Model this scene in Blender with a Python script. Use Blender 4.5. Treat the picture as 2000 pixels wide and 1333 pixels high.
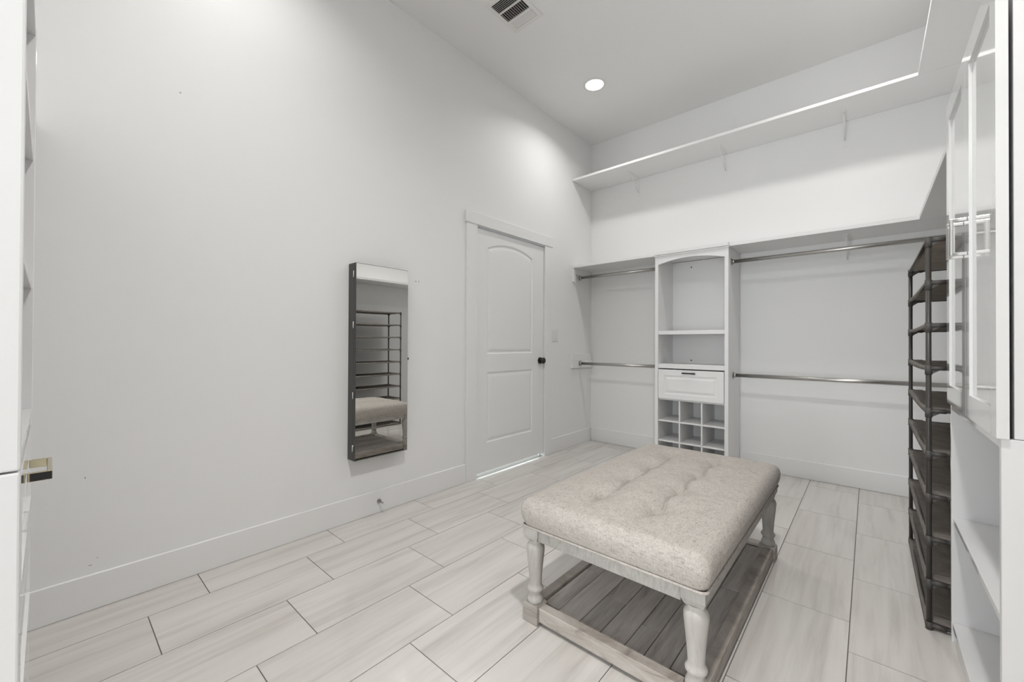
import bpy, bmesh, math, random
from mathutils import Vector, Matrix

random.seed(7)
SC = bpy.context.scene
for o in list(bpy.data.objects):
    bpy.data.objects.remove(o, do_unlink=True)
C = SC.collection
PI = math.pi

# ------------------------------------------------------------------ camera
YAW, PITCH, ROLL = 0.72028, 0.00635, 0.00442
CAM_H = 1.11
cam_d = bpy.data.cameras.new('camera')
cam_d.sensor_fit = 'HORIZONTAL'
cam_d.sensor_width = 36.0
cam_d.lens = 36.0 * 795.15 / 2000.0
cam_d.clip_start = 0.02
cam_d.clip_end = 60
cam = bpy.data.objects.new('camera', cam_d)
C.objects.link(cam)
_rt = Vector((math.cos(YAW), math.sin(YAW), 0))
_fw = Vector((-math.sin(YAW), math.cos(YAW), 0))
_up = Vector((0, 0, 1))
_fw2 = _fw * math.cos(PITCH) + _up * math.sin(PITCH)
_up2 = _up * math.cos(PITCH) - _fw * math.sin(PITCH)
_r = _rt * math.cos(ROLL) + _up2 * math.sin(ROLL)
_u = _up2 * math.cos(ROLL) - _rt * math.sin(ROLL)
cam.matrix_world = Matrix(((_r.x, _u.x, -_fw2.x, 0), (_r.y, _u.y, -_fw2.y, 0), (_r.z, _u.z, -_fw2.z, CAM_H), (0, 0, 0, 1)))
SC.camera = cam

# ------------------------------------------------------------------ world, exposure, lamps
world = bpy.data.worlds.new('world')
world.use_nodes = True
world.node_tree.nodes['Background'].inputs[0].default_value = (0.75, 0.8, 0.85, 1)
world.node_tree.nodes['Background'].inputs[1].default_value = 0.3
SC.world = world
vs = SC.view_settings
vs.view_transform = 'Standard'
vs.look = 'None'
vs.exposure = 0.5
vs.gamma = 1.0
vs.use_curve_mapping = False

# room extents (metres): left wall, right wall, near wall, far wall, ceiling
XL, XR, YN, YF, ZC = -2.426, 0.648, -0.445, 4.155, 3.414
LAMP_SPOTS = [(-1.831, 3.182), (-0.08, 3.182), (-1.831, 0.56), (-0.08, 0.56)]
LAMP_WATTS = [4.7, 5.4, 4.4, 19.5]
LAMP_COLOR = (1.0, 0.985, 0.965)
HALL_WATTS = 60.0
FILL_WATTS = 62.0        # added fill light from an unseen room behind the near wall

# ------------------------------------------------------------------ helpers
def new_bm():
    return bmesh.new()

def box(bm, x0, x1, y0, y1, z0, z1, bev=0.0, seg=1):
    vs_ = [bm.verts.new(p) for p in ((x0, y0, z0), (x1, y0, z0), (x1, y1, z0), (x0, y1, z0), (x0, y0, z1), (x1, y0, z1), (x1, y1, z1), (x0, y1, z1))]
    fs = [bm.faces.new([vs_[i] for i in q]) for q in ((3, 2, 1, 0), (4, 5, 6, 7), (0, 1, 5, 4), (1, 2, 6, 5), (2, 3, 7, 6), (3, 0, 4, 7))]
    if bev > 0:
        es = list({e for f in fs for e in f.edges})
        bmesh.ops.bevel(bm, geom=es, offset=bev, segments=seg, affect='EDGES', profile=0.5)
    return bm

def bx(x0, x1, y0, y1, z0, z1, bev=0.0, seg=1):
    return box(new_bm(), x0, x1, y0, y1, z0, z1, bev, seg)

def tube(bm, p0, p1, r, n=14, r1=None, caps=True):
    p0, p1 = Vector(p0), Vector(p1)
    d = (p1 - p0).normalized()
    a = Vector((0, 0, 1)) if abs(d.z) < 0.9 else Vector((1, 0, 0))
    u = d.cross(a).normalized()
    v = d.cross(u)
    r1 = r if r1 is None else r1
    A = [bm.verts.new(p0 + (u * math.cos(t) + v * math.sin(t)) * r) for t in [2 * PI * i / n for i in range(n)]]
    B = [bm.verts.new(p1 + (u * math.cos(t) + v * math.sin(t)) * r1) for t in [2 * PI * i / n for i in range(n)]]
    for i in range(n):
        f = bm.faces.new((A[i], A[(i + 1) % n], B[(i + 1) % n], B[i]))
        f.smooth = True
    if caps:
        bm.faces.new(A[::-1])
        bm.faces.new(B)
    return bm

def lathe(bm, cx, cy, prof, n=32):
    """prof: list of (r, z) from bottom to top"""
    rings = []
    for r, z in prof:
        rings.append([bm.verts.new((cx + r * math.cos(2 * PI * i / n), cy + r * math.sin(2 * PI * i / n), z)) for i in range(n)])
    for a, b in zip(rings, rings[1:]):
        for i in range(n):
            f = bm.faces.new((a[i], a[(i + 1) % n], b[(i + 1) % n], b[i]))
            f.smooth = True
    bm.faces.new(rings[0][::-1])
    bm.faces.new(rings[-1])
    return bm

def prism(bm, pts, axis, a0, a1):
    """extrude a 2-D outline along an axis; pts are (u, v) of the other two axes in x,y,z order"""
    def p3(u, v, a):
        return {'x': (a, u, v), 'y': (u, a, v), 'z': (u, v, a)}[axis]
    A = [bm.verts.new(p3(u, v, a0)) for u, v in pts]
    B = [bm.verts.new(p3(u, v, a1)) for u, v in pts]
    n = len(pts)
    bm.faces.new(A)
    bm.faces.new(B[::-1])
    for i in range(n):
        bm.faces.new((A[i], B[i], B[(i + 1) % n], A[(i + 1) % n]))
    bmesh.ops.recalc_face_normals(bm, faces=bm.faces)
    return bm

WORLD = {}

def obj(name, bm, mat, parent=None, loc=None, recalc=True):
    """link a bmesh built in world coordinates as one mesh object; loc = its own origin"""
    base = Vector(loc) if loc is not None else (WORLD[parent.name] if parent else Vector((0, 0, 0)))
    bmesh.ops.translate(bm, verts=bm.verts, vec=-base)
    if recalc:
        bmesh.ops.recalc_face_normals(bm, faces=bm.faces)
    me = bpy.data.meshes.new(name)
    bm.to_mesh(me)
    bm.free()
    me.materials.append(mat)
    o = bpy.data.objects.new(name, me)
    C.objects.link(o)
    if parent:
        o.parent = parent
        o.location = base - WORLD[parent.name]
    else:
        o.location = base
    WORLD[o.name] = base
    return o

def thing(name, label, cat, loc, group=None):
    o = bpy.data.objects.new(name, None)
    o.empty_display_size = 0.1
    C.objects.link(o)
    o.location = loc
    WORLD[o.name] = Vector(loc)
    o['label'] = label
    o['category'] = cat
    if group:
        o['group'] = group
    return o

def tag(o, label, cat, group=None):
    o['label'] = label
    o['category'] = cat
    if group:
        o['group'] = group
    return o

def struct(name, bm, mat, label=None, cat=None):
    o = obj(name, bm, mat)
    o['kind'] = 'structure'
    if label:
        o['label'] = label
    if cat:
        o['category'] = cat
    return o

def rect_outline(u0, u1, v0, v1, arch=0.0, n=16):
    """outline of a panel: (inset d) -> list of points, counter-clockwise; arch = rise of the arched top"""
    def f(d):
        a, b, c, t = u0 + d, u1 - d, v0 + d, v1 - d
        pts = [(a, c), (b, c)]
        if arch <= 0:
            return pts + [(b, t), (a, t)]
        w = (u1 - u0) / 2
        R = (w * w + arch * arch) / (2 * arch)
        cu, cv = (u0 + u1) / 2, v1 - R
        Rd = R - d
        for i in range(n + 1):
            u = b + (a - b) * i / n
            pts.append((u, cv + math.sqrt(max(Rd * Rd - (u - cu) ** 2, 0))))
        return pts
    return f

def panelled(u0, u1, v0, v1, outlines, prof, depth, to3, back=True):
    """slab with moulded panels. prof: list of (inset, height); height 0 = face. to3(u,v,h) -> world, h out of the face"""
    bm = new_bm()
    def loop(pts, h):
        return [bm.verts.new(to3(u, v, h)) for u, v in pts]
    outer = loop([(u0, v0), (u1, v0), (u1, v1), (u0, v1)], 0)
    es = [bm.edges.new((outer[i], outer[(i + 1) % 4])) for i in range(4)]
    for ol in outlines:
        prev = loop(ol(prof[0][0]), prof[0][1])
        n = len(prev)
        es += [bm.edges.new((prev[i], prev[(i + 1) % n])) for i in range(n)]
        for d, h in prof[1:]:
            cur = loop(ol(d), h)
            for i in range(n):
                bm.faces.new((prev[i], prev[(i + 1) % n], cur[(i + 1) % n], cur[i]))
            prev = cur
        bm.faces.new(prev)
    bmesh.ops.triangle_fill(bm, edges=es, use_beauty=True)
    bk = loop([(u0, v0), (u1, v0), (u1, v1), (u0, v1)], -depth)
    for i in range(4):
        bm.faces.new((outer[i], outer[(i + 1) % 4], bk[(i + 1) % 4], bk[i]))
    bm.faces.new(bk)
    return bm

# ------------------------------------------------------------------ materials
def mat(name, color, rough=0.5, metal=0.0, spec=0.5, coat=0.0):
    m = bpy.data.materials.new(name)
    m.use_nodes = True
    b = m.node_tree.nodes['Principled BSDF']
    b.inputs['Base Color'].default_value = (*color, 1)
    b.inputs['Roughness'].default_value = rough
    b.inputs['Metallic'].default_value = metal
    b.inputs['Specular IOR Level'].default_value = spec
    b.inputs['Coat Weight'].default_value = coat
    b.inputs['Coat Roughness'].default_value = 0.06
    return m

def nodes(m):
    nt = m.node_tree
    return nt, nt.nodes['Principled BSDF'], nt.nodes.new, nt.links.new

def noise_bump(m, scale, strength, dist=0.001, detail=3):
    nt, b, N, L = nodes(m)
    tc = N('ShaderNodeTexCoord')
    no = N('ShaderNodeTexNoise')
    no.inputs['Scale'].default_value = scale
    no.inputs['Detail'].default_value = detail
    bu = N('ShaderNodeBump')
    bu.inputs['Strength'].default_value = strength
    bu.inputs['Distance'].default_value = dist
    L(tc.outputs['Object'], no.inputs['Vector'])
    L(no.outputs['Fac'], bu.inputs['Height'])
    L(bu.outputs['Normal'], b.inputs['Normal'])
    return m

def ramp(N, stops):
    r = N('ShaderNodeValToRGB')
    els = r.color_ramp.elements
    while len(els) < len(stops):
        els.new(0.5)
    for e, (p, c) in zip(els, stops):
        e.position = p
        e.color = (*c, 1)
    return r

def stretched_noise(m, scl, scale, detail=4, rough=0.55, dist=0.0, rnd=True, rot=None):
    nt, b, N, L = nodes(m)
    tc = N('ShaderNodeTexCoord')
    mp = N('ShaderNodeMapping')
    mp.inputs['Scale'].default_value = scl
    if rot:
        mp.inputs['Rotation'].default_value = rot
    if rnd:
        oi = N('ShaderNodeObjectInfo')
        mu = N('ShaderNodeVectorMath')
        mu.operation = 'SCALE'
        cb = N('ShaderNodeCombineXYZ')
        cb.inputs[0].default_value = 37.0
        cb.inputs[1].default_value = 53.0
        cb.inputs[2].default_value = 17.0
        L(cb.outputs[0], mu.inputs[0])
        L(oi.outputs['Random'], mu.inputs['Scale'])
        ad = N('ShaderNodeVectorMath')
        ad.operation = 'ADD'
        L(tc.outputs['Object'], ad.inputs[0])
        L(mu.outputs[0], ad.inputs[1])
        L(ad.outputs[0], mp.inputs['Vector'])
    else:
        L(tc.outputs['Object'], mp.inputs['Vector'])
    no = N('ShaderNodeTexNoise')
    no.inputs['Scale'].default_value = scale
    no.inputs['Detail'].default_value = detail
    no.inputs['Roughness'].default_value = rough
    no.inputs['Distortion'].default_value = dist
    L(mp.outputs[0], no.inputs['Vector'])
    return no

M = {}
M['wall'] = noise_bump(mat('wall_paint', (0.88, 0.88, 0.875), 0.55, spec=0.3), 220, 0.08, 0.0006)
M['ceiling'] = noise_bump(mat('ceiling_paint', (0.90, 0.895, 0.885), 0.8, spec=0.2), 200, 0.1, 0.0006)
M['trim'] = mat('trim_paint', (0.87, 0.87, 0.865), 0.38, spec=0.4)
M['doorpaint'] = mat('door_paint', (0.87, 0.87, 0.865), 0.4, spec=0.4)
M['shelf'] = mat('shelf_white', (0.87, 0.87, 0.865), 0.45, spec=0.4)
M['melamine'] = mat('white_melamine', (0.87, 0.87, 0.865), 0.4, spec=0.45)
M['lacquer'] = mat('white_lacquer', (0.78, 0.78, 0.78), 0.3, coat=0.9)
M['gloss'] = mat('glossy_white_lacquer', (0.76, 0.765, 0.76), 0.12, coat=1.0)
M['nickel'] = mat('satin_nickel', (0.50, 0.485, 0.465), 0.32, metal=1.0)
M['chrome'] = mat('chrome', (0.9, 0.9, 0.89), 0.06, metal=1.0)
M['brass'] = mat('pale_brass', (0.62, 0.56, 0.40), 0.15, metal=1.0)
M['black'] = mat('black_metal', (0.012, 0.012, 0.011), 0.35)
M['dark'] = mat('painted_vent_shade', (0.02, 0.02, 0.02), 0.8)
M['armoire'] = mat('charcoal_laminate', (0.055, 0.055, 0.052), 0.45)
M['mirror'] = mat('mirror_glass', (0.90, 0.90, 0.88), 0.0, metal=1.0)
M['rackmetal'] = mat('dark_bronze_tube', (0.055, 0.050, 0.046), 0.38)
M['plastic'] = mat('dark_plastic_joint', (0.075, 0.07, 0.065), 0.5)
M['switch'] = mat('white_plastic', (0.82, 0.82, 0.80), 0.3)
M['grout'] = mat('grout', (0.17, 0.155, 0.14), 0.9)
M['vent'] = mat('vent_enamel', (0.84, 0.83, 0.81), 0.4)

# lamp lens: gives off light
m = bpy.data.materials.new('lamp_lens')
m.use_nodes = True
nt = m.node_tree
nt.nodes.remove(nt.nodes['Principled BSDF'])
e = nt.nodes.new('ShaderNodeEmission')
e.inputs['Color'].default_value = (1.0, 0.96, 0.91, 1)
e.inputs['Strength'].default_value = 6.0
nt.links.new(e.outputs[0], nt.nodes['Material Output'].inputs[0])
M['lens'] = m

# left wall paint with a few scuffs and a nail hole
m = mat('wall_paint_scuffed', (0.88, 0.88, 0.875), 0.55, spec=0.3)
noise_bump(m, 220, 0.08, 0.0006)
nt, b, N, L = nodes(m)
tc = N('ShaderNodeTexCoord')
acc = None
for (y, z, ry, rz) in [(0.122, 0.183, 0.007, 0.0018), (0.143, 0.207, 0.003, 0.0018), (0.105, 0.549, 0.002, 0.005), (1.723, 1.55, 0.006, 0.005), (1.75, 1.552, 0.004, 0.006), (0.40, 2.28, 0.004, 0.004)]:
    s = N('ShaderNodeVectorMath'); s.operation = 'SUBTRACT'
    s.inputs[1].default_value = (XL, y, z)
    L(tc.outputs['Object'], s.inputs[0])
    d = N('ShaderNodeVectorMath'); d.operation = 'DIVIDE'
    d.inputs[1].default_value = (10, ry, rz)
    L(s.outputs[0], d.inputs[0])
    ln = N('ShaderNodeVectorMath'); ln.operation = 'LENGTH'
    L(d.outputs[0], ln.inputs[0])
    if acc is None:
        acc = ln.outputs['Value']
    else:
        mn = N('ShaderNodeMath'); mn.operation = 'MINIMUM'
        L(acc, mn.inputs[0]); L(ln.outputs['Value'], mn.inputs[1])
        acc = mn.outputs[0]
r = ramp(N, [(0.6, (0.28, 0.27, 0.26)), (1.0, (0.88, 0.88, 0.875))])
L(acc, r.inputs[0]); L(r.outputs[0], b.inputs['Base Color'])
M['wall_left'] = m

# floor tile: polished, pale, soft streaks along its length
m = mat('streaked_porcelain', (0.6, 0.58, 0.55), 0.11, spec=0.5)
nt, b, N, L = nodes(m)
n1 = stretched_noise(m, (13.0, 0.8, 1), 1.7, 6, 0.6, 0.3, rot=(0, 0, 0.06))
n2 = stretched_noise(m, (2.2, 0.5, 1), 2.2, 3, 0.5, 0.2)
r1 = ramp(N, [(0.25, (0.55, 0.525, 0.50)), (0.40, (0.645, 0.62, 0.59)), (0.52, (0.705, 0.682, 0.652)), (0.8, (0.75, 0.727, 0.697))])
r2 = ramp(N, [(0.3, (0.90, 0.885, 0.87)), (0.7, (1.0, 1.0, 1.0))])
mx = N('ShaderNodeMix'); mx.data_type = 'RGBA'; mx.blend_type = 'MULTIPLY'
mx.inputs['Factor'].default_value = 1.0
L(n1.outputs['Fac'], r1.inputs[0]); L(n2.outputs['Fac'], r2.inputs[0])
L(r1.outputs[0], mx.inputs['A']); L(r2.outputs[0], mx.inputs['B'])
L(mx.outputs['Result'], b.inputs['Base Color'])
M['tile'] = m

# heathered linen
m = mat('heathered_linen', (0.5, 0.46, 0.42), 0.9, spec=0.15)
nt, b, N, L = nodes(m)
a1 = stretched_noise(m, (1, 0.16, 0.3), 330, 2, 0.6, 0.0, rnd=False)
a2 = stretched_noise(m, (0.16, 1, 1.0), 330, 2, 0.6, 0.0, rnd=False)
a3 = stretched_noise(m, (1, 1, 1), 26, 3, 0.6, 0.0, rnd=False)
ad = N('ShaderNodeMath'); ad.operation = 'ADD'
L(a1.outputs['Fac'], ad.inputs[0]); L(a2.outputs['Fac'], ad.inputs[1])
ml = N('ShaderNodeMath'); ml.operation = 'MULTIPLY_ADD'
ml.inputs[1].default_value = 0.42
L(ad.outputs[0], ml.inputs[0])
m3 = N('ShaderNodeMath'); m3.operation = 'MULTIPLY'
m3.inputs[1].default_value = 0.16
L(a3.outputs['Fac'], m3.inputs[0]); L(m3.outputs[0], ml.inputs[2])
r = ramp(N, [(0.34, (0.27, 0.247, 0.226)), (0.45, (0.435, 0.403, 0.37)), (0.56, (0.51, 0.475, 0.437)), (0.68, (0.60, 0.563, 0.523))])
L(ml.outputs[0], r.inputs[0]); L(r.outputs[0], b.inputs['Base Color'])
bu = N('ShaderNodeBump'); bu.inputs['Strength'].default_value = 0.35; bu.inputs['Distance'].default_value = 0.0012
L(ad.outputs[0], bu.inputs['Height']); L(bu.outputs[0], b.inputs['Normal'])
M['linen'] = m

def wood(name, stops, scl, bump=0.25, rough=0.6, rnd=True):
    m = mat(name, (0.4, 0.4, 0.4), rough, spec=0.3)
    nt, b, N, L = nodes(m)
    g = stretched_noise(m, scl, 10, 6, 0.62, 0.6, rnd=rnd)
    r = ramp(N, stops)
    L(g.outputs['Fac'], r.inputs[0])
    oi = N('ShaderNodeObjectInfo')
    mr = N('ShaderNodeMapRange')
    mr.inputs['To Min'].default_value = 0.82
    mr.inputs['To Max'].default_value = 1.12
    L(oi.outputs['Random'], mr.inputs['Value'])
    mx = N('ShaderNodeVectorMath'); mx.operation = 'SCALE'
    L(r.outputs[0], mx.inputs[0]); L(mr.outputs[0], mx.inputs['Scale'])
    L(mx.outputs[0], b.inputs['Base Color'])
    bu = N('ShaderNodeBump'); bu.inputs['Strength'].default_value = bump; bu.inputs['Distance'].default_value = 0.002
    L(g.outputs['Fac'], bu.inputs['Height']); L(bu.outputs[0], b.inputs['Normal'])
    return m

M['wash'] = wood('grey_washed_wood', [(0.3, (0.36, 0.34, 0.31)), (0.5, (0.47, 0.45, 0.42)), (0.7, (0.54, 0.52, 0.49))], (1.5, 1.5, 0.35), 0.15)
M['wash_x'] = wood('grey_washed_apron', [(0.3, (0.36, 0.34, 0.31)), (0.5, (0.46, 0.44, 0.41)), (0.7, (0.53, 0.51, 0.48))], (9, 1.5, 3), 0.6)
M['plank'] = wood('weathered_plank', [(0.25, (0.28, 0.25, 0.23)), (0.42, (0.43, 0.395, 0.365)), (0.6, (0.52, 0.485, 0.455)), (0.78, (0.61, 0.575, 0.545))], (4.0, 0.35, 2), 0.35)
M['rail'] = wood('weathered_rail', [(0.28, (0.22, 0.19, 0.165)), (0.45, (0.36, 0.325, 0.29)), (0.62, (0.43, 0.395, 0.36)), (0.78, (0.50, 0.47, 0.43))], (0.8, 0.8, 4), 0.35)

m = mat('taupe_rack_fabric', (0.2, 0.18, 0.16), 0.85, spec=0.2)
nt, b, N, L = nodes(m)
g = stretched_noise(m, (1, 1, 1), 16, 6, 0.65, 0.2)
r = ramp(N, [(0.35, (0.34, 0.31, 0.28)), (0.6, (0.43, 0.395, 0.36)), (0.75, (0.53, 0.495, 0.455))])
L(g.outputs['Fac'], r.inputs[0]); L(r.outputs[0], b.inputs['Base Color'])
tr = N('ShaderNodeBsdfTranslucent')
L(r.outputs[0], tr.inputs['Color'])
ms = N('ShaderNodeMixShader'); ms.inputs[0].default_value = 0.5
L(b.outputs[0], ms.inputs[1]); L(tr.outputs[0], ms.inputs[2])
L(ms.outputs[0], nt.nodes['Material Output'].inputs[0])
M['rackfab'] = m

# ------------------------------------------------------------------ room shell
T = 0.12
DY0, DY1, DZ = 2.312, 3.246, 2.080      # door opening in the left wall
bm = bx(XL - T, XL, YN - T, DY0, -0.05, ZC + 0.05)
box(bm, XL - T, XL, DY1, YF + T, -0.05, ZC + 0.05)
box(bm, XL - T, XL, DY0, DY1, DZ, ZC + 0.05)
struct('wall_left', bm, M['wall_left'])
struct('wall_back', bx(XL, XR, YF, YF + T, -0.05, ZC + 0.05), M['wall'])
struct('wall_right', bx(XR, XR + T, YN - T, YF + T, -0.05, ZC + 0.05), M['wall'])
OX_0, OX_1, OZ_ = -1.05, -0.32, 2.70       # unseen opening added in the near wall to let fill light in
bm = bx(XL, OX_0, YN - T, YN, -0.05, ZC + 0.05)
box(bm, OX_1, XR, YN - T, YN, -0.05, ZC + 0.05)
box(bm, OX_0, OX_1, YN - T, YN, OZ_, ZC + 0.05)
struct('wall_front', bm, M['wall'])
RY = -2.7  # unseen room added to carry the fill light
struct('floor_entry', bx(XL, XR + 0.6, RY - 0.1, YN - T, -0.08, 0.0), M['tile'])
struct('ceiling_entry', bx(XL, XR + 0.6, RY - 0.1, YN - T, 2.9, 3.0), M['ceiling'])
struct('wall_entry_left', bx(XL - 0.1, XL, RY - 0.1, YN - T, -0.05, 3.0), M['wall'])
struct('wall_entry_right', bx(XR + 0.6, XR + 0.7, RY - 0.1, YN - T, -0.05, 3.0), M['wall'])
struct('wall_entry_far', bx(XL, XR + 0.6, RY - 0.1, RY, -0.05, 3.0), M['wall'])
ld = bpy.data.lights.new('entry_fill_light', 'AREA')  # added fill panel, no window is built here
ld.shape = 'RECTANGLE'; ld.size = 1.4; ld.size_y = 1.9; ld.energy = FILL_WATTS; ld.color = (0.93, 0.97, 1.0)
lo = bpy.data.objects.new('entry_fill_light', ld); C.objects.link(lo)
lo.location = (-0.80, RY + 0.02, 1.08); lo.rotation_euler = (PI / 2, 0, 0)
struct('ceiling', bx(XL - T, XR + T, YN - T, YF + T, ZC, ZC + 0.1), M['ceiling'])
floor = struct('floor', bx(XL - T, XR + T, YN - T, YF + T, -0.08, -0.0025), M['grout'])

# floor tiles, a third of a length offset from row to row
TW, TL, TX0, TY0, G = 0.3048, 0.61673, -2.19279, 0.48051, 0.0034
full = None
for r_ in range(0, 12):
    a = TX0 + (r_ - 1) * TW
    x0, x1 = max(a, XL), min(a + TW, XR)
    if x1 - x0 < 0.02:
        continue
    m0 = math.floor((YN - (TY0 - TL / 3 * r_)) / TL)
    for k in range(m0, m0 + 10):
        y = TY0 - TL / 3 * r_ + TL * k
        y0, y1 = max(y, YN), min(y + TL, YF)
        if y1 - y0 < 0.015:
            continue
        hx, hy = (x1 - x0 - G) / 2, (y1 - y0 - G) / 2
        c = Vector(((x0 + x1) / 2, (y0 + y1) / 2, 0))
        is_full = abs(x1 - x0 - TW) < 1e-6 and abs(y1 - y0 - TL) < 1e-6
        if is_full and full:
            o = full.copy()
            C.objects.link(o)
            o.location = c
            continue
        bm = new_bm()
        box(bm, c.x - hx, c.x + hx, c.y - hy, c.y + hy, -0.0025, 0.0)
        o = obj('tile', bm, M['tile'], floor, loc=c)
        if is_full:
            full = o

def basebd(name, x0, x1, y0, y1):
    return struct(name, bx(x0, x1, y0, y1, 0, 0.148, 0.003), M['trim'])

BT = 0.013
basebd('baseboard_left', XL, XL + BT, YN, DY0 - 0.112)
basebd('baseboard_left_corner', XL, XL + BT, DY1 + 0.112, YF)
basebd('baseboard_back', XL + BT, -1.508, YF - BT, YF)
basebd('baseboard_back_right', -0.884, XR - BT, YF - BT, YF)
basebd('baseboard_right', XR - BT, XR, 2.27, YF)

# door: casing, slab, hardware
CW = 0.112
struct('trim_1', bx(XL, XL + 0.016, DY0 - CW, DY0 + 0.004, 0, DZ + 0.004, 0.002), M['trim'])
struct('trim_2', bx(XL, XL + 0.016, DY1 - 0.004, DY1 + CW, 0, DZ + 0.004, 0.002), M['trim'])
struct('trim_3', bx(XL, XL + 0.021, DY0 - CW - 0.012, DY1 + CW + 0.012, DZ + 0.004, DZ + 0.100, 0.002), M['trim'])
bm = bx(XL - T, XL, DY0 - 0.0, DY0 + 0.004, 0, DZ)
box(bm, XL - T, XL, DY1 - 0.004, DY1, 0, DZ)
box(bm, XL - T, XL, DY0, DY1, DZ - 0.004, DZ)
box(bm, XL - 0.06, XL - 0.045, DY0 + 0.004, DY0 + 0.016, 0, DZ - 0.004)
box(bm, XL - 0.06, XL - 0.045, DY1 - 0.016, DY1 - 0.004, 0, DZ - 0.004)
box(bm, XL - 0.06, XL - 0.045, DY0, DY1, DZ - 0.02, DZ - 0.004)
struct('trim_4', bm, M['trim'])
dprof = [(0, 0), (0.006, -0.007), (0.016, -0.009), (0.024, -0.006), (0.036, -0.0025), (0.05, -0.0015)]
dface = XL - 0.006
slab = panelled(DY0 + 0.007, DY1 - 0.007, 0.030, DZ - 0.017,
                [rect_outline(2.452, 3.068, 1.022, 1.985, arch=0.062), rect_outline(2.452, 3.068, 0.272, 0.866)],
                dprof, 0.035, lambda u, v, h: (dface + h, u, v))
door = struct('door_1', slab, M['doorpaint'], 'white two panel door with an arched top panel', 'door')
kb = new_bm()
tube(kb, (dface, 3.186, 0.945), (dface + 0.008, 3.186, 0.945), 0.032, 28)
tube(kb, (dface + 0.008, 3.186, 0.945), (dface + 0.026, 3.186, 0.945), 0.011, 18)
prev = None
for i in range(11):
    t = PI * i / 10
    rr = 0.027 * math.sin(t) + 0.004
    xx = dface + 0.043 - 0.019 * math.cos(t)
    ring = [kb.verts.new((xx, 3.186 + rr * math.cos(2 * PI * j / 24), 0.945 + rr * math.sin(2 * PI * j / 24))) for j in range(24)]
    if prev:
        for j in range(24):
            f = kb.faces.new((prev[j], prev[(j + 1) % 24], ring[(j + 1) % 24], ring[j])); f.smooth = True
    prev = ring
kb.faces.new(prev)
k = obj('knob', kb, M['black'], door); k['label'] = 'black round door knob'
for z in (0.225, 1.05, 1.86):
    hb = new_bm()
    tube(hb, (XL - 0.001, DY0 + 0.005, z - 0.045), (XL - 0.001, DY0 + 0.005, z + 0.045), 0.0055, 10)
    obj('hinge', hb, M['vent'], door)

# the passage behind the door, lit by its own window light
struct('floor_hall', bx(XL - 1.6, XL - T, 1.6, YF, -0.08, 0.0), M['tile'])
struct('wall_hall', bx(XL - 1.7, XL - 1.6, 1.6, YF, -0.05, 2.7), M['wall'])
struct('ceiling_hall', bx(XL - 1.7, XL - T, 1.6, YF, 2.7, 2.8), M['ceiling'])
struct('wall_hall_near', bx(XL - 1.7, XL - T, 1.5, 1.6, -0.05, 2.7), M['wall'])
struct('wall_hall_far', bx(XL - 1.7, XL - T, YF, YF + 0.1, -0.05, 2.7), M['wall'])
ld = bpy.data.lights.new('hall_window_light', 'AREA')
ld.shape = 'RECTANGLE'; ld.size = 1.2; ld.size_y = 1.6; ld.energy = HALL_WATTS; ld.color = (0.86, 0.96, 1.0)
lo = bpy.data.objects.new('hall_window_light', ld); C.objects.link(lo)
lo.location = (XL - 1.58, 2.8, 0.95); lo.rotation_euler = (0, -PI / 2, 0)

# ------------------------------------------------------------------ ceiling lights
LAMP_LABEL = ['round recessed light glowing in the ceiling near the door corner',
              'recessed ceiling light over the long hanging rods, beyond the top edge of the photo',
              'recessed ceiling light above the tall white drawer chest, out of the photo',
              'recessed ceiling light above the viewpoint, out of the photo']
for i, (x, y) in enumerate(LAMP_SPOTS):
    t = thing('recessed_light', LAMP_LABEL[i], 'ceiling light', (x, y, ZC), 'recessed ceiling lights')
    lathe_bm = new_bm()
    n = 40
    rings = []
    for r, z in [(0.098, ZC), (0.098, ZC - 0.003), (0.092, ZC - 0.006), (0.080, ZC - 0.006), (0.077, ZC - 0.002), (0.077, ZC)]:
        rings.append([lathe_bm.verts.new((x + r * math.cos(2 * PI * q / n), y + r * math.sin(2 * PI * q / n), z)) for q in range(n)])
    for A, B in zip(rings, rings[1:]):
        for q in range(n):
            f = lathe_bm.faces.new((A[q], A[(q + 1) % n], B[(q + 1) % n], B[q])); f.smooth = True
    obj('trim_ring', lathe_bm, M['switch'], t)
    lb = new_bm()
    tube(lb, (x, y, ZC - 0.0035), (x, y, ZC - 0.0005), 0.0775, 40)
    obj('lens', lb, M['lens'], t)
    ld = bpy.data.lights.new('lamp', 'AREA')
    ld.shape = 'DISK'; ld.size = 0.15
    ld.energy = LAMP_WATTS[i]; ld.color = LAMP_COLOR
    ld.spread = math.radians(145)
    lo = bpy.data.objects.new('lamp', ld); C.objects.link(lo)
    lo.parent = t
    lo.location = (0, 0, -0.008)

# ceiling register
vx0, vx1, vy0, vy1 = -1.938, -1.742, 1.978, 2.238
t = thing('ceiling_vent', 'white louvred air vent in the ceiling with dark slots', 'vent', ((vx0 + vx1) / 2, (vy0 + vy1) / 2, ZC))
fz0, fz1 = ZC - 0.006, ZC
bm = bx(vx0 - 0.03, vx1 + 0.03, vy0 - 0.03, vy0, fz0, fz1)
box(bm, vx0 - 0.03, vx1 + 0.03, vy1, vy1 + 0.03, fz0, fz1)
box(bm, vx0 - 0.03, vx0, vy0, vy1, fz0, fz1)
box(bm, vx1, vx1 + 0.03, vy0, vy1, fz0, fz1)
obj('frame', bm, M['vent'], t)
obj('shade_sheet', bx(vx0, vx1, vy0, vy1, ZC - 0.0012, ZC - 0.0004), M['dark'], t)  # thin dark sheet painted in for the shade behind the slats
ym = [vy0, vy0 + 0.082, vy0 + 0.176, vy1]
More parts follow.
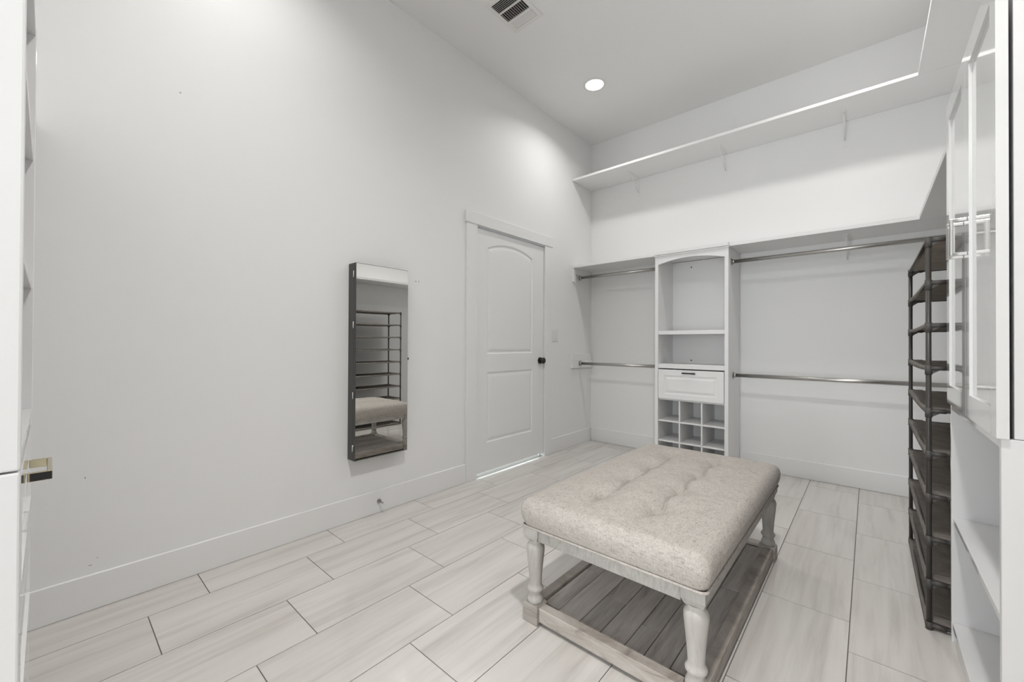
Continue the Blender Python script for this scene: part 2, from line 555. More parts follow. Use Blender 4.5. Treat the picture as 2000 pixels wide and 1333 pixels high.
for y in ym[1:3]:
    obj('bar', bx(vx0, vx1, y - 0.005, y + 0.005, ZC - 0.011, ZC - 0.001), M['vent'], t)
def slat(p, q, tilt, w=0.0115):
    """thin tilted blade from p to q"""
    p, q = Vector(p), Vector(q)
    d = (q - p).normalized()
    side = Vector((0, 0, 1)).cross(d)
    ac = (side * math.cos(tilt) + Vector((0, 0, 1)) * math.sin(tilt)) * w / 2
    nn = d.cross(ac).normalized() * 0.0005
    b_ = new_bm()
    A = [b_.verts.new(v) for v in (p - ac - nn, p + ac - nn, p + ac + nn, p - ac + nn)]
    B = [b_.verts.new(v) for v in (q - ac - nn, q + ac - nn, q + ac + nn, q - ac + nn)]
    b_.faces.new(A); b_.faces.new(B)
    for i in range(4):
        b_.faces.new((A[i], A[(i + 1) % 4], B[(i + 1) % 4], B[i]))
    return b_
zs = ZC - 0.0075
for i in range(6):
    obj('slat', slat((vx0, ym[0] + 0.010 + i * 0.0125, zs), (vx1, ym[0] + 0.010 + i * 0.0125, zs), 0.72), M['vent'], t)
    obj('slat', slat((vx0, ym[2] + 0.012 + i * 0.0125, zs), (vx1, ym[2] + 0.012 + i * 0.0125, zs), 0.05, 0.0112), M['vent'], t)
for i in range(11):
    obj('slat', slat((vx0 + 0.013 + i * 0.017, ym[1] + 0.005, zs), (vx0 + 0.013 + i * 0.017, ym[2] - 0.005, zs), 1.15), M['vent'], t)

# ------------------------------------------------------------------ shelves around the walls
SD = 0.406
UZ, UT = 2.880, 0.024
LZ, LT = 1.934, 0.030
YSF = YF - SD        # front of the back shelves
XSF = XR - SD        # front of the right shelves
def bracket(parent, pos, axis):
    """L bracket with a brace; axis 'y' = on the back wall, 'x' = on the right wall"""
    x, y, z = pos
    b_ = new_bm()
    if axis == 'y':
        box(b_, x - 0.011, x + 0.011, y - 0.004, y, z - 0.20, z)
        box(b_, x - 0.011, x + 0.011, y - 0.25, y, z - 0.004, z)
        tube(b_, (x, y - 0.19, z - 0.006), (x, y - 0.004, z - 0.15), 0.004, 8)
    else:
        box(b_, x - 0.004, x, y - 0.011, y + 0.011, z - 0.20, z)
        box(b_, x - 0.25, x, y - 0.011, y + 0.011, z - 0.004, z)
        tube(b_, (x - 0.19, y, z - 0.006), (x - 0.004, y, z - 0.15), 0.004, 8)
    return obj('bracket', b_, M['shelf'], parent)

s = obj('closet_shelf', bx(XL + 0.002, XR - 0.002, YSF, YF - 0.002, UZ, UZ + UT, 0.0015), M['shelf'], loc=((XL + XR) / 2, YF - SD / 2, UZ))
tag(s, 'long white shelf highest on the back wall, just below the ceiling', 'shelf', 'wall shelves')
for x in (-1.855, -1.005, -0.144):
    bracket(s, (x, YF, UZ), 'y')
s = obj('closet_shelf', bx(XSF, XR - 0.002, YN + 0.41, YSF - 0.001, UZ, UZ + UT, 0.0015), M['shelf'], loc=(XR - SD / 2, 1.8, UZ))
tag(s, 'highest white shelf on the right wall, passing above the glossy cabinet doors', 'shelf', 'wall shelves')
for y in (2.9, 1.9, 0.9):
    bracket(s, (XR, y, UZ), 'x')
s = obj('closet_shelf', bx(XL + 0.002, -1.5125, YSF, YF - 0.002, LZ, LZ + LT, 0.0015), M['shelf'], loc=(-1.97, YF - SD / 2, LZ))
tag(s, 'short white lower shelf between the door wall and the tower', 'shelf', 'wall shelves')
c_ = obj('cleat', bx(XL + 0.001, XL + 0.019, YSF + 0.004, YF - 0.02, LZ - 0.065, LZ, 0.001), M['trim'], s)
obj('cleat', bx(XL + 0.001, XL + 0.019, YSF + 0.004, YSF + 0.045, LZ - 0.150, LZ - 0.0655, 0.001), M['trim'], s)
obj('cleat', bx(XL + 0.02, -1.515, YF - 0.019, YF - 0.001, LZ - 0.065, LZ, 0.001), M['trim'], s)
s = obj('closet_shelf', bx(-0.879, XR - 0.002, YSF, YF - 0.002, LZ, LZ + LT, 0.0015), M['shelf'], loc=(-0.12, YF - SD / 2, LZ))
tag(s, 'white lower shelf right of the tower, above the long upper rod', 'shelf', 'wall shelves')
bracket(s, (-0.129, YF, LZ), 'y')
s = obj('closet_shelf', bx(XSF + 0.004, XR - 0.002, 2.285, YSF - 0.001, LZ, LZ + LT, 0.0015), M['shelf'], loc=(XR - SD / 2, 3.0, LZ))
tag(s, 'white lower shelf on the right wall over the shoe rack', 'shelf', 'wall shelves')
s = obj('closet_shelf', bx(XL + 0.002, -1.862, YN + 0.002, -0.036, LZ, LZ + LT, 0.0015), M['shelf'], loc=(-2.14, -0.24, LZ))
tag(s, 'white shelf end at the left edge of the photo, beside the hutch', 'shelf', 'wall shelves')

# lower cleat board on the left wall behind the low rod
t = thing('rod_cleat', 'white two-board wooden cleat on the door wall holding the lower left rod', 'cleat', (XL, YF - 0.2, 0.92))
obj('board', bx(XL + 0.001, XL + 0.017, YSF - 0.02, YF - 0.02, 0.930, 1.004, 0.001), M['trim'], t)
obj('board', bx(XL + 0.001, XL + 0.021, YSF - 0.02, YF - 0.02, 0.846, 0.929, 0.001), M['trim'], t)

def rod(name, x0, x1, y, z, label, ends=(True, True), x_in=0.0):
    t = thing(name, label, 'clothes rod', ((x0 + x1) / 2, y, z), 'hanging rods')
    r_ = new_bm()
    tube(r_, (x0 + 0.004, y, z), (x1 - 0.004, y, z), 0.0155, 20)
    obj('rod', r_, M['nickel'], t)
    for x, s_, on in ((x0, 1, ends[0]), (x1, -1, ends[1])):
        if not on:
            continue
        f_ = new_bm()
        tube(f_, (x + s_ * 0.0005, y, z), (x + s_ * 0.005, y, z), 0.030, 24)
        tube(f_, (x + s_ * 0.005, y, z), (x + s_ * 0.024, y, z), 0.0195, 20)
        obj('socket', f_, M['nickel'], t)
    return t

# ------------------------------------------------------------------ tower on the back wall
TX_0, TX_1, TYF = -1.508, -0.884, YSF - 0.003
t = thing('closet_tower', 'white closet tower with arched top, one drawer and six shoe cubbies', 'closet tower', ((TX_0 + TX_1) / 2, (TYF + YF) / 2, 0))
PW = 0.030
ME = M['melamine']
obj('side_panel', bx(TX_0, TX_0 + PW, TYF, YF - 0.015, 0, 1.924, 0.0015), ME, t)
obj('side_panel', bx(TX_1 - PW, TX_1, TYF, YF - 0.015, 0, 1.924, 0.0015), ME, t)
IX0, IX1 = TX_0 + PW, TX_1 - PW
obj('back_panel', bx(IX0, IX1, YF - 0.030, YF - 0.018, 0.60, 1.92), ME, t)
bm = bx(TX_0 - 0.004, TX_1 + 0.004, TYF - 0.008, YF - 0.003, 1.924, 1.936, 0.001)
box(bm, TX_0 - 0.004, TX_1 + 0.004, TYF - 0.014, YF - 0.003, 1.937, 1.970, 0.003)
obj('crown', bm, ME, t)
pts = [(IX0, 1.924), (IX0, 1.850)]
for i in range(0, 25):
    u = IX0 + (IX1 - IX0) * i / 24
    pts.append((u, 1.850 + 0.040 * (1 - (2 * i / 24 - 1) ** 2)))
pts = pts[:1] + pts[2:] + [(IX1, 1.924)]
bm = new_bm()
prism(bm, pts, 'y', TYF + 0.001, TYF + 0.019)
obj('arched_valance', bm, ME, t)
obj('shelf', bx(IX0 + 0.001, IX1 - 0.001, TYF + 0.004, YF - 0.031, 1.200, 1.234, 0.0015), ME, t)
obj('shelf', bx(IX0 + 0.001, IX1 - 0.001, TYF + 0.002, YF - 0.031, 0.889, 0.929, 0.0015), ME, t)
# drawer
dr = obj('drawer', panelled(IX0 + 0.004, IX1 - 0.004, 0.612, 0.879,
         [rect_outline(IX0 + 0.056, IX1 - 0.056, 0.658, 0.826)],
         [(0, 0), (0.003, -0.005), (0.014, -0.006), (0.020, -0.004), (0.032, 0.0)], 0.018,
         lambda u, v, h: (u, TYF - 0.002 - h, v)), ME, t)
bm = bx(-1.258, -1.143, TYF - 0.022, TYF - 0.014, 0.846, 0.858, 0.002)
box(bm, -1.250, -1.240, TYF - 0.015, TYF - 0.0021, 0.848, 0.856)
box(bm, -1.161, -1.151, TYF - 0.015, TYF - 0.0021, 0.848, 0.856)
h = obj('handle', bm, M['black'], dr); h['label'] = 'black bar handle'
obj('drawer_box', bx(IX0 + 0.015, IX1 - 0.015, TYF + 0.020, YF - 0.06, 0.64, 0.80), ME, dr)
# cubbies
obj('cubby_top', bx(IX0 + 0.001, IX1 - 0.001, TYF + 0.022, YF - 0.02, 0.596, 0.608), ME, t)
for zz in (0.404, 0.220):
    obj('cubby_shelf', bx(IX0 + 0.001, IX1 - 0.001, TYF + 0.008, YF - 0.02, zz - 0.006, zz + 0.006, 0.001), ME, t)
for xx in (-1.285, -1.096):
    for z0, z1 in ((0.4105, 0.596), (0.2265, 0.3975), (0.06, 0.2135)):
        obj('divider', bx(xx - 0.006, xx + 0.006, TYF + 0.006, YF - 0.02, z0, z1, 0.001), ME, t)
obj('cubby_back', bx(IX0, IX1, YF - 0.030, YF - 0.0185, 0.06, 0.5955), ME, t)
obj('toe_kick', bx(IX0 + 0.001, IX1 - 0.001, TYF + 0.05, TYF + 0.066, 0, 0.059), ME, t)
for (x_, z_) in ((-1.30, 1.86), (-1.30, 0.955)):
    sb = new_bm()
    tube(sb, (x_, YF - 0.034, z_), (x_, YF - 0.0301, z_), 0.006, 12)
    obj('screw_cap', sb, M['black'], t)

rod('clothes_rod', XL + 0.020, TX_0, 3.872, 1.838, 'upper short metal rod left of the white tower')
rod('clothes_rod', XL + 0.022, TX_0, 3.880, 0.895, 'lower short metal rod left of the white tower')
rod('clothes_rod', TX_1, XR, 3.851, 1.818, 'upper long metal rod right of the white tower')
rod('clothes_rod', TX_1, XR, 3.905, 0.846, 'lower long metal rod right of the white tower')

# ------------------------------------------------------------------ mirrored armoire on the left wall
AX = XL + 0.090
t = thing('mirror_armoire', 'slim charcoal wall cabinet with a full mirror front', 'mirror cabinet', (XL, 1.41, 0.39))
ay0, ay1, az0, az1 = 1.226, 1.600, 0.391, 1.599
obj('body', bx(XL + 0.001, AX - 0.022, ay0, ay1, az0, az1, 0.0015), M['armoire'], t)
d = obj('door', bx(AX - 0.020, AX - 0.003, ay0, ay1, az0, az1, 0.001), M['armoire'], t)
obj('mirror', bx(AX - 0.003, AX, ay0 + 0.003, ay1 - 0.003, az0 + 0.003, az1 - 0.003), M['mirror'], d)
for z in (0.47, 0.79, 1.22, 1.53):
    hb = new_bm()
    tube(hb, (AX - 0.020, ay0 - 0.003, z - 0.02), (AX - 0.020, ay0 - 0.003, z + 0.02), 0.0035, 8)
    obj('hinge', hb, M['chrome'], d)
kb = new_bm()
tube(kb, (AX - 0.012, ay1 + 0.0005, 1.005), (AX - 0.012, ay1 + 0.010, 1.005), 0.008, 14)
obj('latch_knob', kb, M['black'], d)

# light switch
t = thing('light_switch', 'white double light switch plate right of the door', 'light switch', (XL, 3.421, 1.195))
obj('plate', bx(XL + 0.0005, XL + 0.006, 3.363, 3.479, 1.133, 1.257, 0.002), M['switch'], t)
for y in (3.398, 3.444):
    obj('rocker', bx(XL + 0.006, XL + 0.0095, y - 0.017, y + 0.017, 1.161, 1.229, 0.0015), M['switch'], t)
    obj('toggle', bx(XL + 0.0096, XL + 0.014, y - 0.004, y + 0.004, 1.165, 1.180, 0.001), M['vent'], t)

# door stop on the skirting
t = thing('door_stop', 'small metal door stop screwed to the baseboard', 'door stop', (XL + BT, 1.436, 0.076))
b1 = new_bm(); tube(b1, (XL + BT + 0.0005, 1.436, 0.076), (XL + BT + 0.006, 1.436, 0.076), 0.015, 20)
obj('flange', b1, M['nickel'], t)
b2 = new_bm(); tube(b2, (XL + BT + 0.006, 1.436, 0.076), (XL + BT + 0.062, 1.436, 0.076), 0.0055, 14)
obj('stem', b2, M['nickel'], t)
b3 = new_bm(); tube(b3, (XL + BT + 0.062, 1.436, 0.076), (XL + BT + 0.072, 1.436, 0.076), 0.0075, 14)
obj('tip', b3, M['vent'], t)

# ------------------------------------------------------------------ ottoman
OX0, OX1, OY0, OY1 = -1.050, -0.360, 1.270, 2.512
OXC, OYC = (OX0 + OX1) / 2, (OY0 + OY1) / 2
t = thing('tufted_ottoman', 'large tufted beige linen ottoman on turned grey-washed legs', 'ottoman', (OXC, OYC, 0))
# cushion
hx, hy = (OX1 - OX0) / 2 + 0.016, (OY1 - OY0) / 2 + 0.016
cz0, cz1 = 0.383, 0.486
R_ = 0.040
NX, NY, NZ = 190, 170, 10
tufts = [(x, y) for x in (-0.812, -0.598) for y in (1.503, 1.754, 2.008, 2.280)]
def cushion_pt(a, b, c):
    """a,b,c in [-1,1] on the surface of a cube -> rounded, crowned, tufted cushion"""
    Rc, zt = 0.034, cz1 - R_
    px, py = a * hx, b * hy
    qx, qy = max(-hx + Rc, min(hx - Rc, px)), max(-hy + Rc, min(hy - Rc, py))
    vx, vy = px - qx, py - qy
    ln_ = math.hypot(vx, vy)
    if ln_ > 1e-9:
        k = max(abs(vx), abs(vy)) / ln_
        vx, vy = vx * k, vy * k
    x, y = qx + vx, qy + vy
    if c > 0.999:
        # rounded shoulder: distance from the outline
        dx_, dy_ = abs(x) - (hx - Rc), abs(y) - (hy - Rc)
        dist = Rc - (math.hypot(max(dx_, 0), max(dy_, 0)) + min(max(dx_, dy_), 0))
        tt = max(0.0, R_ - dist)
        z = zt + math.sqrt(max(R_ * R_ - tt * tt, 0))
    else:
        f_ = (c + 1) / 2
        z = cz0 + (zt - cz0) * f_
        ins = 0.015 * (1 - f_) ** 2.2
        x *= 1 - ins / hx
        y *= 1 - ins / hy
        if c < -0.999:
            z = cz0
    x, y = x + OXC, y + OYC
    if c > 0.999:
        e_ = (1 - a ** 6) * (1 - b ** 6)
        z += 0.031 * (1 - abs(a) ** 2.6) * (1 - abs(b) ** 3.0)
        # seams running the length of the seat through the buttons, pulled sideways a little between them
        for xr in (-0.812, -0.598):
            ph = math.sin((y - 1.503) / 0.259 * PI)
            off = xr + 0.010 * math.sin((y - 1.503) / 0.259 * 2 * PI + xr * 9)
            dx_ = x - off
            fade = 1.0 if 1.503 <= y <= 2.280 else math.exp(-(min(abs(y - 1.503), abs(y - 2.28)) / 0.13) ** 2)
            z -= e_ * fade * (0.016 * math.exp(-abs(dx_) / 0.0065) + 0.016 * math.exp(-(dx_ / 0.045) ** 2))
        for tx, ty in tufts:
            rr = math.hypot(x - tx, y - ty)
            z -= e_ * (0.013 * math.exp(-(rr / 0.024) ** 2) + 0.011 * math.exp(-(rr / 0.07) ** 2))
        z += e_ * 0.0015 * math.sin(x * 41 + 1.3 * math.sin(y * 23)) * math.sin(y * 37)
    return (x, y, z)
bm = new_bm()
cache = {}
def cv(a, b, c):
    k_ = (round(a, 5), round(b, 5), round(c, 5))
    if k_ not in cache:
        cache[k_] = bm.verts.new(cushion_pt(a, b, c))
    return cache[k_]
def lin(n):
    return [-1 + 2 * i / n for i in range(n + 1)]
def dense(n, h_):
    """parameters concentrated at both ends so that the round edge is smooth"""
    e_ = R_ / h_
    k_ = 8
    edge = [-1 + e_ * (1 - math.cos(PI / 2 * i / k_)) * 1.0 for i in range(k_ + 1)]
    edge = [-1 + e_ * i / k_ for i in range(k_ + 1)]
    mid = [edge[-1] + (-2 * edge[-1]) * i / n for i in range(1, n)]
    return edge + mid + [-v for v in edge[::-1]]
LA, LB, LC = dense(NX, hx), dense(NY, hy), dense(4, (cz1 - cz0) / 2)
def patch(U, V, f):
    for i in range(len(U) - 1):
        for j in range(len(V) - 1):
            q = [f(U[i], V[j]), f(U[i + 1], V[j]), f(U[i + 1], V[j + 1]), f(U[i], V[j + 1])]
            if len(set(q)) == 4:
                fc = bm.faces.new(q); fc.smooth = True
patch(LA, LB, lambda u, v: cv(u, v, 1))
patch(LA, LB, lambda u, v: cv(u, v, -1))
patch(LA, LC, lambda u, v: cv(u, -1, v))
patch(LA, LC, lambda u, v: cv(u, 1, v))
patch(LB, LC, lambda u, v: cv(-1, u, v))
patch(LB, LC, lambda u, v: cv(1, u, v))
cush = obj('cushion', bm, M['linen'], t)
# piping under the cushion
pb = new_bm()
zz = 0.3805
e_ = 0.004
cr = 0.02
loop_ = []
for (cx_, cy_, a0) in ((OX1 + e_ - cr, OY1 + e_ - cr, 0), (OX0 - e_ + cr, OY1 + e_ - cr, 90), (OX0 - e_ + cr, OY0 - e_ + cr, 180), (OX1 + e_ - cr, OY0 - e_ + cr, 270)):
    for i in range(7):
        an = math.radians(a0 + 15 * i)
        loop_.append((cx_ + cr * math.cos(an), cy_ + cr * math.sin(an), math.cos(an), math.sin(an)))
rings = []
for (x, y, nx_, ny_) in loop_:
    rings.append([pb.verts.new((x + nx_ * 0.0048 * math.cos(w), y + ny_ * 0.0048 * math.cos(w), zz + 0.0048 * math.sin(w))) for w in [2 * PI * q / 8 for q in range(8)]])
for i in range(len(rings)):
    A, B = rings[i], rings[(i + 1) % len(rings)]
    for q in range(8):
        f = pb.faces.new((A[q], A[(q + 1) % 8], B[(q + 1) % 8], B[q])); f.smooth = True
obj('piping', pb, M['linen'], cush)
# legs
LW = 0.072
prof = [(0.030, 0.0735), (0.032, 0.082), (0.031, 0.090), (0.026, 0.100), (0.0245, 0.108), (0.027, 0.116), (0.0315, 0.122), (0.0325, 0.128), (0.030, 0.134),
        (0.0255, 0.139), (0.0245, 0.150), (0.027, 0.190), (0.031, 0.230), (0.0345, 0.262), (0.0365, 0.282), (0.0365, 0.292), (0.034, 0.302), (0.029, 0.309), (0.0255, 0.313), (0.0265, 0.319), (0.030, 0.325)]
for sx in (0, 1):
    for sy in (0, 1):
        x0 = OX0 if sx == 0 else OX1 - LW
        y0 = OY0 if sy == 0 else OY1 - LW
        lx, ly = x0 + LW / 2, y0 + LW / 2
        lb = new_bm()
        lathe(lb, lx, ly, prof, 32)
        leg = obj('leg', lb, M['wash'], t, loc=(lx, ly, 0))
        # square head tapering to the turning
        hb = new_bm()
        lv = [(0.024, 0.3225), (0.028, 0.327), (0.036, 0.345), (0.036, 0.376)]
        rr_ = []
        for w, z in lv:
            rr_.append([hb.verts.new((lx + sxx * w, ly + syy * w, z)) for sxx, syy in ((-1, -1), (1, -1), (1, 1), (-1, 1))])
        for A, B in zip(rr_, rr_[1:]):
            for q in range(4):
                hb.faces.new((A[q], A[(q + 1) % 4], B[(q + 1) % 4], B[q]))
        hb.faces.new(rr_[0]); hb.faces.new(rr_[-1])
        obj('leg_head', hb, M['wash'], leg)
        fb = new_bm()
        rr_ = []
        for w, z in [(0.036, 0.0), (0.036, 0.066), (0.030, 0.0735)]:
            rr_.append([fb.verts.new((lx + sxx * w, ly + syy * w, z)) for sxx, syy in ((-1, -1), (1, -1), (1, 1), (-1, 1))])
        for A, B in zip(rr_, rr_[1:]):
            for q in range(4):
                fb.faces.new((A[q], A[(q + 1) % 4], B[(q + 1) % 4], B[q]))
        fb.faces.new(rr_[0]); fb.faces.new(rr_[-1])
        obj('foot_block', fb, M['rail'], leg)
# apron
for (a, b_, c, d_) in ((OX0 + LW + 0.0005, OX1 - LW - 0.0005, OY0 + 0.004, OY0 + 0.026), (OX0 + LW + 0.0005, OX1 - LW - 0.0005, OY1 - 0.026, OY1 - 0.004)):
    obj('apron_rail', bx(a, b_, c, d_, 0.331, 0.376, 0.0015), M['wash_x'], t)
for (a, b_) in ((OX0 + 0.004, OX0 + 0.026), (OX1 - 0.026, OX1 - 0.004)):
    obj('apron_rail', bx(a, b_, OY0 + LW + 0.0005, OY1 - LW - 0.0005, 0.331, 0.376, 0.0015), M['wash_x'], t)
# base platform
RW, RZ0, RZ1 = 0.042, 0.014, 0.069
base = obj('base_frame', bx(OX0 + 0.012, OX1 - 0.012, OY0 + LW, OY1 - LW, RZ0, 0.034), M['plank'], t)
obj('base_rail', bx(OX0 + LW + 0.0005, OX1 - LW - 0.0005, OY0 + 0.010, OY0 + 0.010 + RW, RZ0, RZ1, 0.002), M['rail'], base)
obj('base_rail', bx(OX0 + LW + 0.0005, OX1 - LW - 0.0005, OY1 - 0.010 - RW, OY1 - 0.010, RZ0, RZ1, 0.002), M['rail'], base)
obj('base_rail', bx(OX0 + 0.010, OX0 + 0.010 + RW, OY0 + LW + 0.0005, OY1 - LW - 0.0005, RZ0, RZ1, 0.002), M['rail'], base)
obj('base_rail', bx(OX1 - 0.010 - RW, OX1 - 0.010, OY0 + LW + 0.0005, OY1 - LW - 0.0005, RZ0, RZ1, 0.002), M['rail'], base)
px0, px1 = OX0 + 0.010 + RW + 0.001, OX1 - 0.010 - RW - 0.001
py0, py1 = OY0 + 0.010 + RW + 0.001, OY1 - 0.010 - RW - 0.001
widths = [0.072, 0.098, 0.088, 0.095, 0.070, 0.086, 0.075]
sc = (px1 - px0) / sum(widths)
joints = [[0.31], [0.62], [0.20, 0.78], [0.45], [0.14, 0.66], [0.36], [0.55]]
x = px0
for w, js in zip(widths, joints):
    w *= sc
    cuts = [0] + js + [1]
    for a, b_ in zip(cuts, cuts[1:]):
        ya, yb = py0 + (py1 - py0) * a, py0 + (py1 - py0) * b_
        inner0 = max(ya, OY0 + LW + 0.001) if (x < OX0 + LW or x + w > OX1 - LW) else ya
        inner1 = min(yb, OY1 - LW - 0.001) if (x < OX0 + LW or x + w > OX1 - LW) else yb
        dz = random.uniform(-0.0012, 0.0012)
        pm = bx(x + 0.0012, x + w - 0.0012, inner0 + 0.0008, inner1 - 0.0008, 0.0345, 0.057 + dz, 0.0012)
        obj('plank', pm, M['plank'], base, loc=(x + w / 2, (ya + yb) / 2, 0.05))
    x += w

# ------------------------------------------------------------------ shoe rack
KX0, KX1, KY0, KY1 = 0.175, 0.475, 2.283, 3.200
t = thing('shoe_rack', 'tall dark metal shoe rack with ten taupe fabric shelves', 'shoe rack', ((KX0 + KX1) / 2, (KY0 + KY1) / 2, 0))
TZ = [0.018 + 0.1672 * i for i in range(10)]
pr = 0.0085
for x in (KX0, KX1):
    for y in (KY0, KY1):
        for a, b_ in zip([0.0] + TZ[1:], TZ[1:] + [TZ[-1] + 0.004]):
            pass
        pb = new_bm(); tube(pb, (x, y, 0.0), (x, y, TZ[-1] + 0.004), pr, 14)
        post = obj('post', pb, M['rackmetal'], t)
        sx = 1 if x == KX0 else -1
        sy = 1 if y == KY0 else -1
        for z in TZ:
            jb = new_bm()
            z0 = max(z - 0.026, 0.0)
            tube(jb, (x, y, z0), (x, y, z + 0.012), pr + 0.0022, 14)
            tube(jb, (x + sx * 0.004, y, z), (x + sx * 0.048, y, z), 0.0088, 12)
            tube(jb, (x, y + sy * 0.004, z), (x, y + sy * 0.030, z), 0.0088, 12)
            if z > 0.05:
                prism(jb, [(x + sx * 0.008, z - 0.024), (x + sx * 0.034, z - 0.006), (x + sx * 0.008, z - 0.006)], 'y', y - 0.003, y + 0.003)
            obj('joint', jb, M['plastic'], post)
for z in TZ:
    for y in (KY0, KY1):
        rb = new_bm(); tube(rb, (KX0 + 0.010, y, z), (KX1 - 0.010, y, z), 0.0062, 12)
        obj('cross_rod', rb, M['rackmetal'], t)
    for x in (KX0, KX1):
        rb = new_bm(); tube(rb, (x, KY0 + 0.011, z), (x, KY1 - 0.011, z), 0.0055, 10)
        obj('long_rod', rb, M['rackmetal'], t)
    fb = new_bm()
    nv = 24
    us = [-1, -0.5, 0] + [k_ / 10 for k_ in range(1, 10)] + [1, 1.5, 2]     # below 0 and above 1: the hem hanging over the long rods
    g_ = []
    for u in us:
        row = []
        for j in range(nv + 1):
            v = j / nv
            uc = min(max(u, 0), 1)
            hang = -u if u < 0 else (u - 1 if u > 1 else 0)
            xx = KX0 - 0.007 + (KX1 - KX0 + 0.014) * uc + (0.002 * hang * (-1 if u < 0 else 1))
            yy = KY0 + 0.014 + (KY1 - KY0 - 0.028) * v
            ends = 4 * v * (1 - v)
            sag = 0.012 * ends * (0.45 + 0.55 * 4 * uc * (1 - uc)) + 0.006 * 4 * uc * (1 - uc)
            row.append(fb.verts.new((xx, yy, max(z + 0.0075 - sag - 0.016 * hang, 0.003))))
        g_.append(row)
    for i in range(len(us) - 1):
        for j in range(nv):
            f = fb.faces.new((g_[i][j], g_[i + 1][j], g_[i + 1][j + 1], g_[i][j + 1])); f.smooth = True
    o = obj('fabric_shelf', fb, M['rackfab'], t)
    sm = o.modifiers.new('thick', 'SOLIDIFY'); sm.thickness = 0.0016; sm.offset = 1

# ------------------------------------------------------------------ right cabinet: open base with shelves, glossy doors above
BX, BY0, BY1, BZ = 0.231, 1.468, 2.262, 0.893
t = thing('shelf_base_cabinet', 'white open base cabinet with one middle shelf under the glossy doors', 'cabinet', (0.44, (BY0 + BY1) / 2, 0))
LQ = M['lacquer']
obj('side_panel', bx(BX, XR - 0.016, BY0, BY0 + 0.019, 0, BZ, 0.001), LQ, t)
obj('side_panel', bx(BX, XR - 0.016, BY1 - 0.019, BY1, 0, BZ, 0.001), LQ, t)
obj('top_panel', bx(BX + 0.001, XR - 0.016, BY0 + 0.0195, BY1 - 0.0195, BZ - 0.024, BZ - 0.0005, 0.001), LQ, t)
obj('back_panel', bx(XR - 0.030, XR - 0.016, BY0 + 0.0195, BY1 - 0.0195, 0.075, BZ - 0.0245), LQ, t)
obj('shelf', bx(BX + 0.004, XR - 0.031, BY0 + 0.0195, BY1 - 0.0195, 0.447, 0.466, 0.001), LQ, t)
obj('bottom_panel', bx(BX + 0.002, XR - 0.031, BY0 + 0.0195, BY1 - 0.0195, 0.055, 0.074, 0.001), LQ, t)
obj('toe_kick', bx(BX + 0.006, BX + 0.022, BY0 + 0.0195, BY1 - 0.0195, 0.0, 0.0545), LQ, t)

UX = 0.2515
t = thing('door_cabinet', 'tall white cabinet with two glossy framed doors and square chrome handles', 'cabinet', (0.45, (BY0 + BY1) / 2, BZ))
UZ1 = 2.030
obj('body', bx(UX, XR - 0.016, BY0 + 0.004, BY1, BZ + 0.001, UZ1, 0.001), LQ, t)
YM = 1.862
cprof = [(0, 0), (0.002, -0.007), (0.004, -0.0075)]
def cab_door(y0, y1, hy_, label):
    DXF = 0.2225
    d_ = obj('door', panelled(y0, y1, 0.894, UZ1 - 0.012, [rect_outline(y0 + 0.060, y1 - 0.060, 0.894 + 0.068, UZ1 - 0.012 - 0.068)],
             cprof, 0.020, lambda u, v, h: (DXF - h, u, v)), M['gloss'], t)
    hb_ = new_bm()
    z0, z1 = 1.384, 1.498
    box(hb_, DXF - 0.037, DXF - 0.0285, hy_ - 0.0055, hy_ + 0.0055, z0, z1, 0.002, 2)
    box(hb_, DXF - 0.030, DXF - 0.0002, hy_ - 0.0055, hy_ + 0.0055, z0, z0 + 0.010, 0.0015, 2)
    box(hb_, DXF - 0.030, DXF - 0.0002, hy_ - 0.0055, hy_ + 0.0055, z1 - 0.010, z1, 0.0015, 2)
    h_ = obj('handle', hb_, M['chrome'], d_)
    h_['label'] = label
cab_door(BY0 - 0.008, YM - 0.0015, YM - 0.032, 'chrome square bow handle')
cab_door(YM + 0.0015, BY1 - 0.001, YM + 0.032, 'chrome square bow handle')

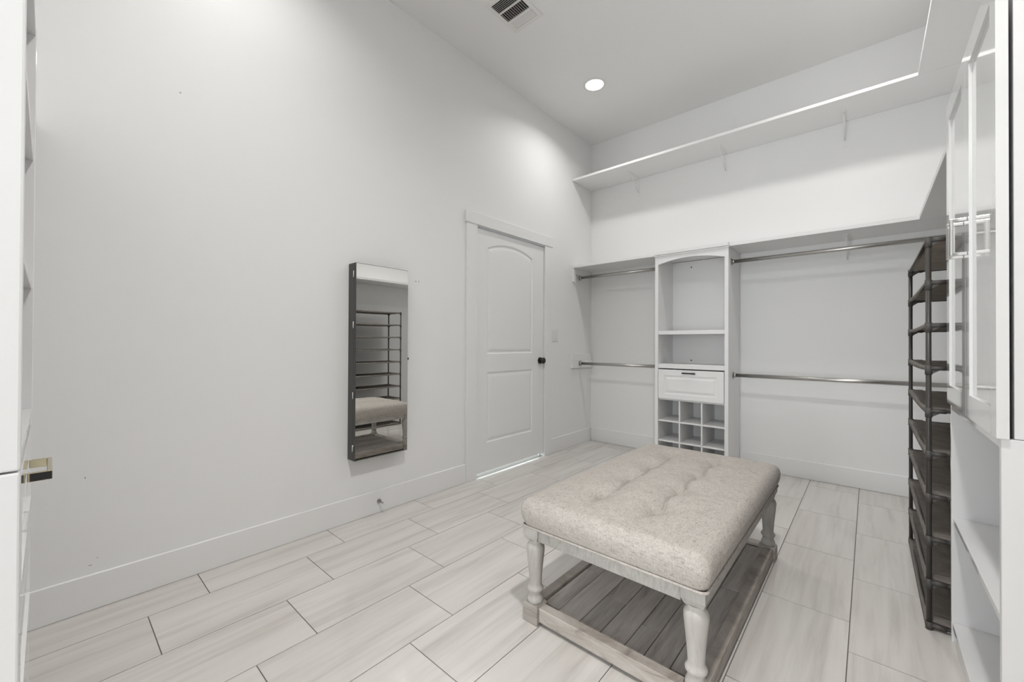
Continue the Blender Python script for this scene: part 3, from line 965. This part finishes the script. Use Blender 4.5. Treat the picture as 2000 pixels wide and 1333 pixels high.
# ------------------------------------------------------------------ drawer chest and hutch on the near wall (left edge of the photo)
CX0, CX1, CYF, CZ = -1.862, -1.070, -0.0285, 0.893
CYB = YN + 0.004
t = thing('drawer_chest', 'white drawer chest at the left edge with a metal pull sticking out', 'chest', ((CX0 + CX1) / 2, (CYF + CYB) / 2, 0))
obj('side_panel', bx(CX0, CX0 + 0.019, CYB, CYF - 0.0005, 0, CZ - 0.003, 0.0015), LQ, t)
obj('side_panel', bx(CX1 - 0.019, CX1, CYB, CYF - 0.0005, 0, CZ - 0.003, 0.003, 2), LQ, t)
obj('carcass', bx(CX0 + 0.0195, CX1 - 0.0195, CYB, CYF - 0.024, 0.0, CZ - 0.004), LQ, t)
zs_ = [0.075, 0.345, 0.615, 0.882]
for z0, z1 in zip(zs_, zs_[1:]):
    d_ = obj('drawer', panelled(CX0 + 0.021, CX1 - 0.021, z0 + 0.003, z1 - 0.003, [rect_outline(CX0 + 0.081, CX1 - 0.081, z0 + 0.058, z1 - 0.058)],
             cprof, 0.020, lambda u, v, h: (u, CYF + h, v)), M['gloss'], t)
    if z0 < 0.5:
        d_.name = 'lower_front'
        continue
    zc = z1 - 0.072
    xc = (CX0 + CX1) / 2
    hb_ = new_bm()
    hy0 = CYF
    box(hb_, xc - 0.080, xc + 0.080, hy0 + 0.029, hy0 + 0.0375, zc - 0.010, zc + 0.010, 0.0015)
    box(hb_, xc - 0.080, xc - 0.071, hy0 + 0.0002, hy0 + 0.030, zc - 0.010, zc + 0.010, 0.0015)
    box(hb_, xc + 0.071, xc + 0.080, hy0 + 0.0002, hy0 + 0.030, zc - 0.010, zc + 0.010, 0.0015)
    h_ = obj('handle', hb_, M['brass'], d_)
    h_['label'] = 'pale brass pull with a dark reflection painted on its end'
    obj('end_reflection', bx(xc + 0.0802, xc + 0.0815, hy0 + 0.004, hy0 + 0.0365, zc - 0.0085, zc + 0.0085), M['black'], d_)  # black plate painted in for a dark reflection on the metal end
t = thing('hutch', 'tall white open hutch standing on the drawer chest at the left edge', 'hutch', ((CX0 + CX1) / 2, (CYF + CYB) / 2, CZ))
obj('side_panel', bx(CX0, CX0 + 0.019, CYB, CYF, CZ, UZ1, 0.0015), LQ, t)
obj('side_panel', bx(CX1 - 0.019, CX1, CYB, CYF, CZ, UZ1, 0.004, 2), LQ, t)
obj('top_panel', bx(CX0 + 0.0195, CX1 - 0.0195, CYB, CYF - 0.002, UZ1 - 0.02, UZ1, 0.001), LQ, t)
obj('back_panel', bx(CX0 + 0.0195, CX1 - 0.0195, CYB, CYB + 0.012, CZ + 0.0205, UZ1 - 0.0205), LQ, t)
obj('bottom_panel', bx(CX0 + 0.0195, CX1 - 0.0195, CYB, CYF - 0.002, CZ, CZ + 0.02, 0.001), LQ, t)
for z in (1.265, 1.64):
    obj('shelf', bx(CX0 + 0.0195, CX1 - 0.0195, CYB + 0.013, CYF - 0.004, z, z + 0.019, 0.001), LQ, t)
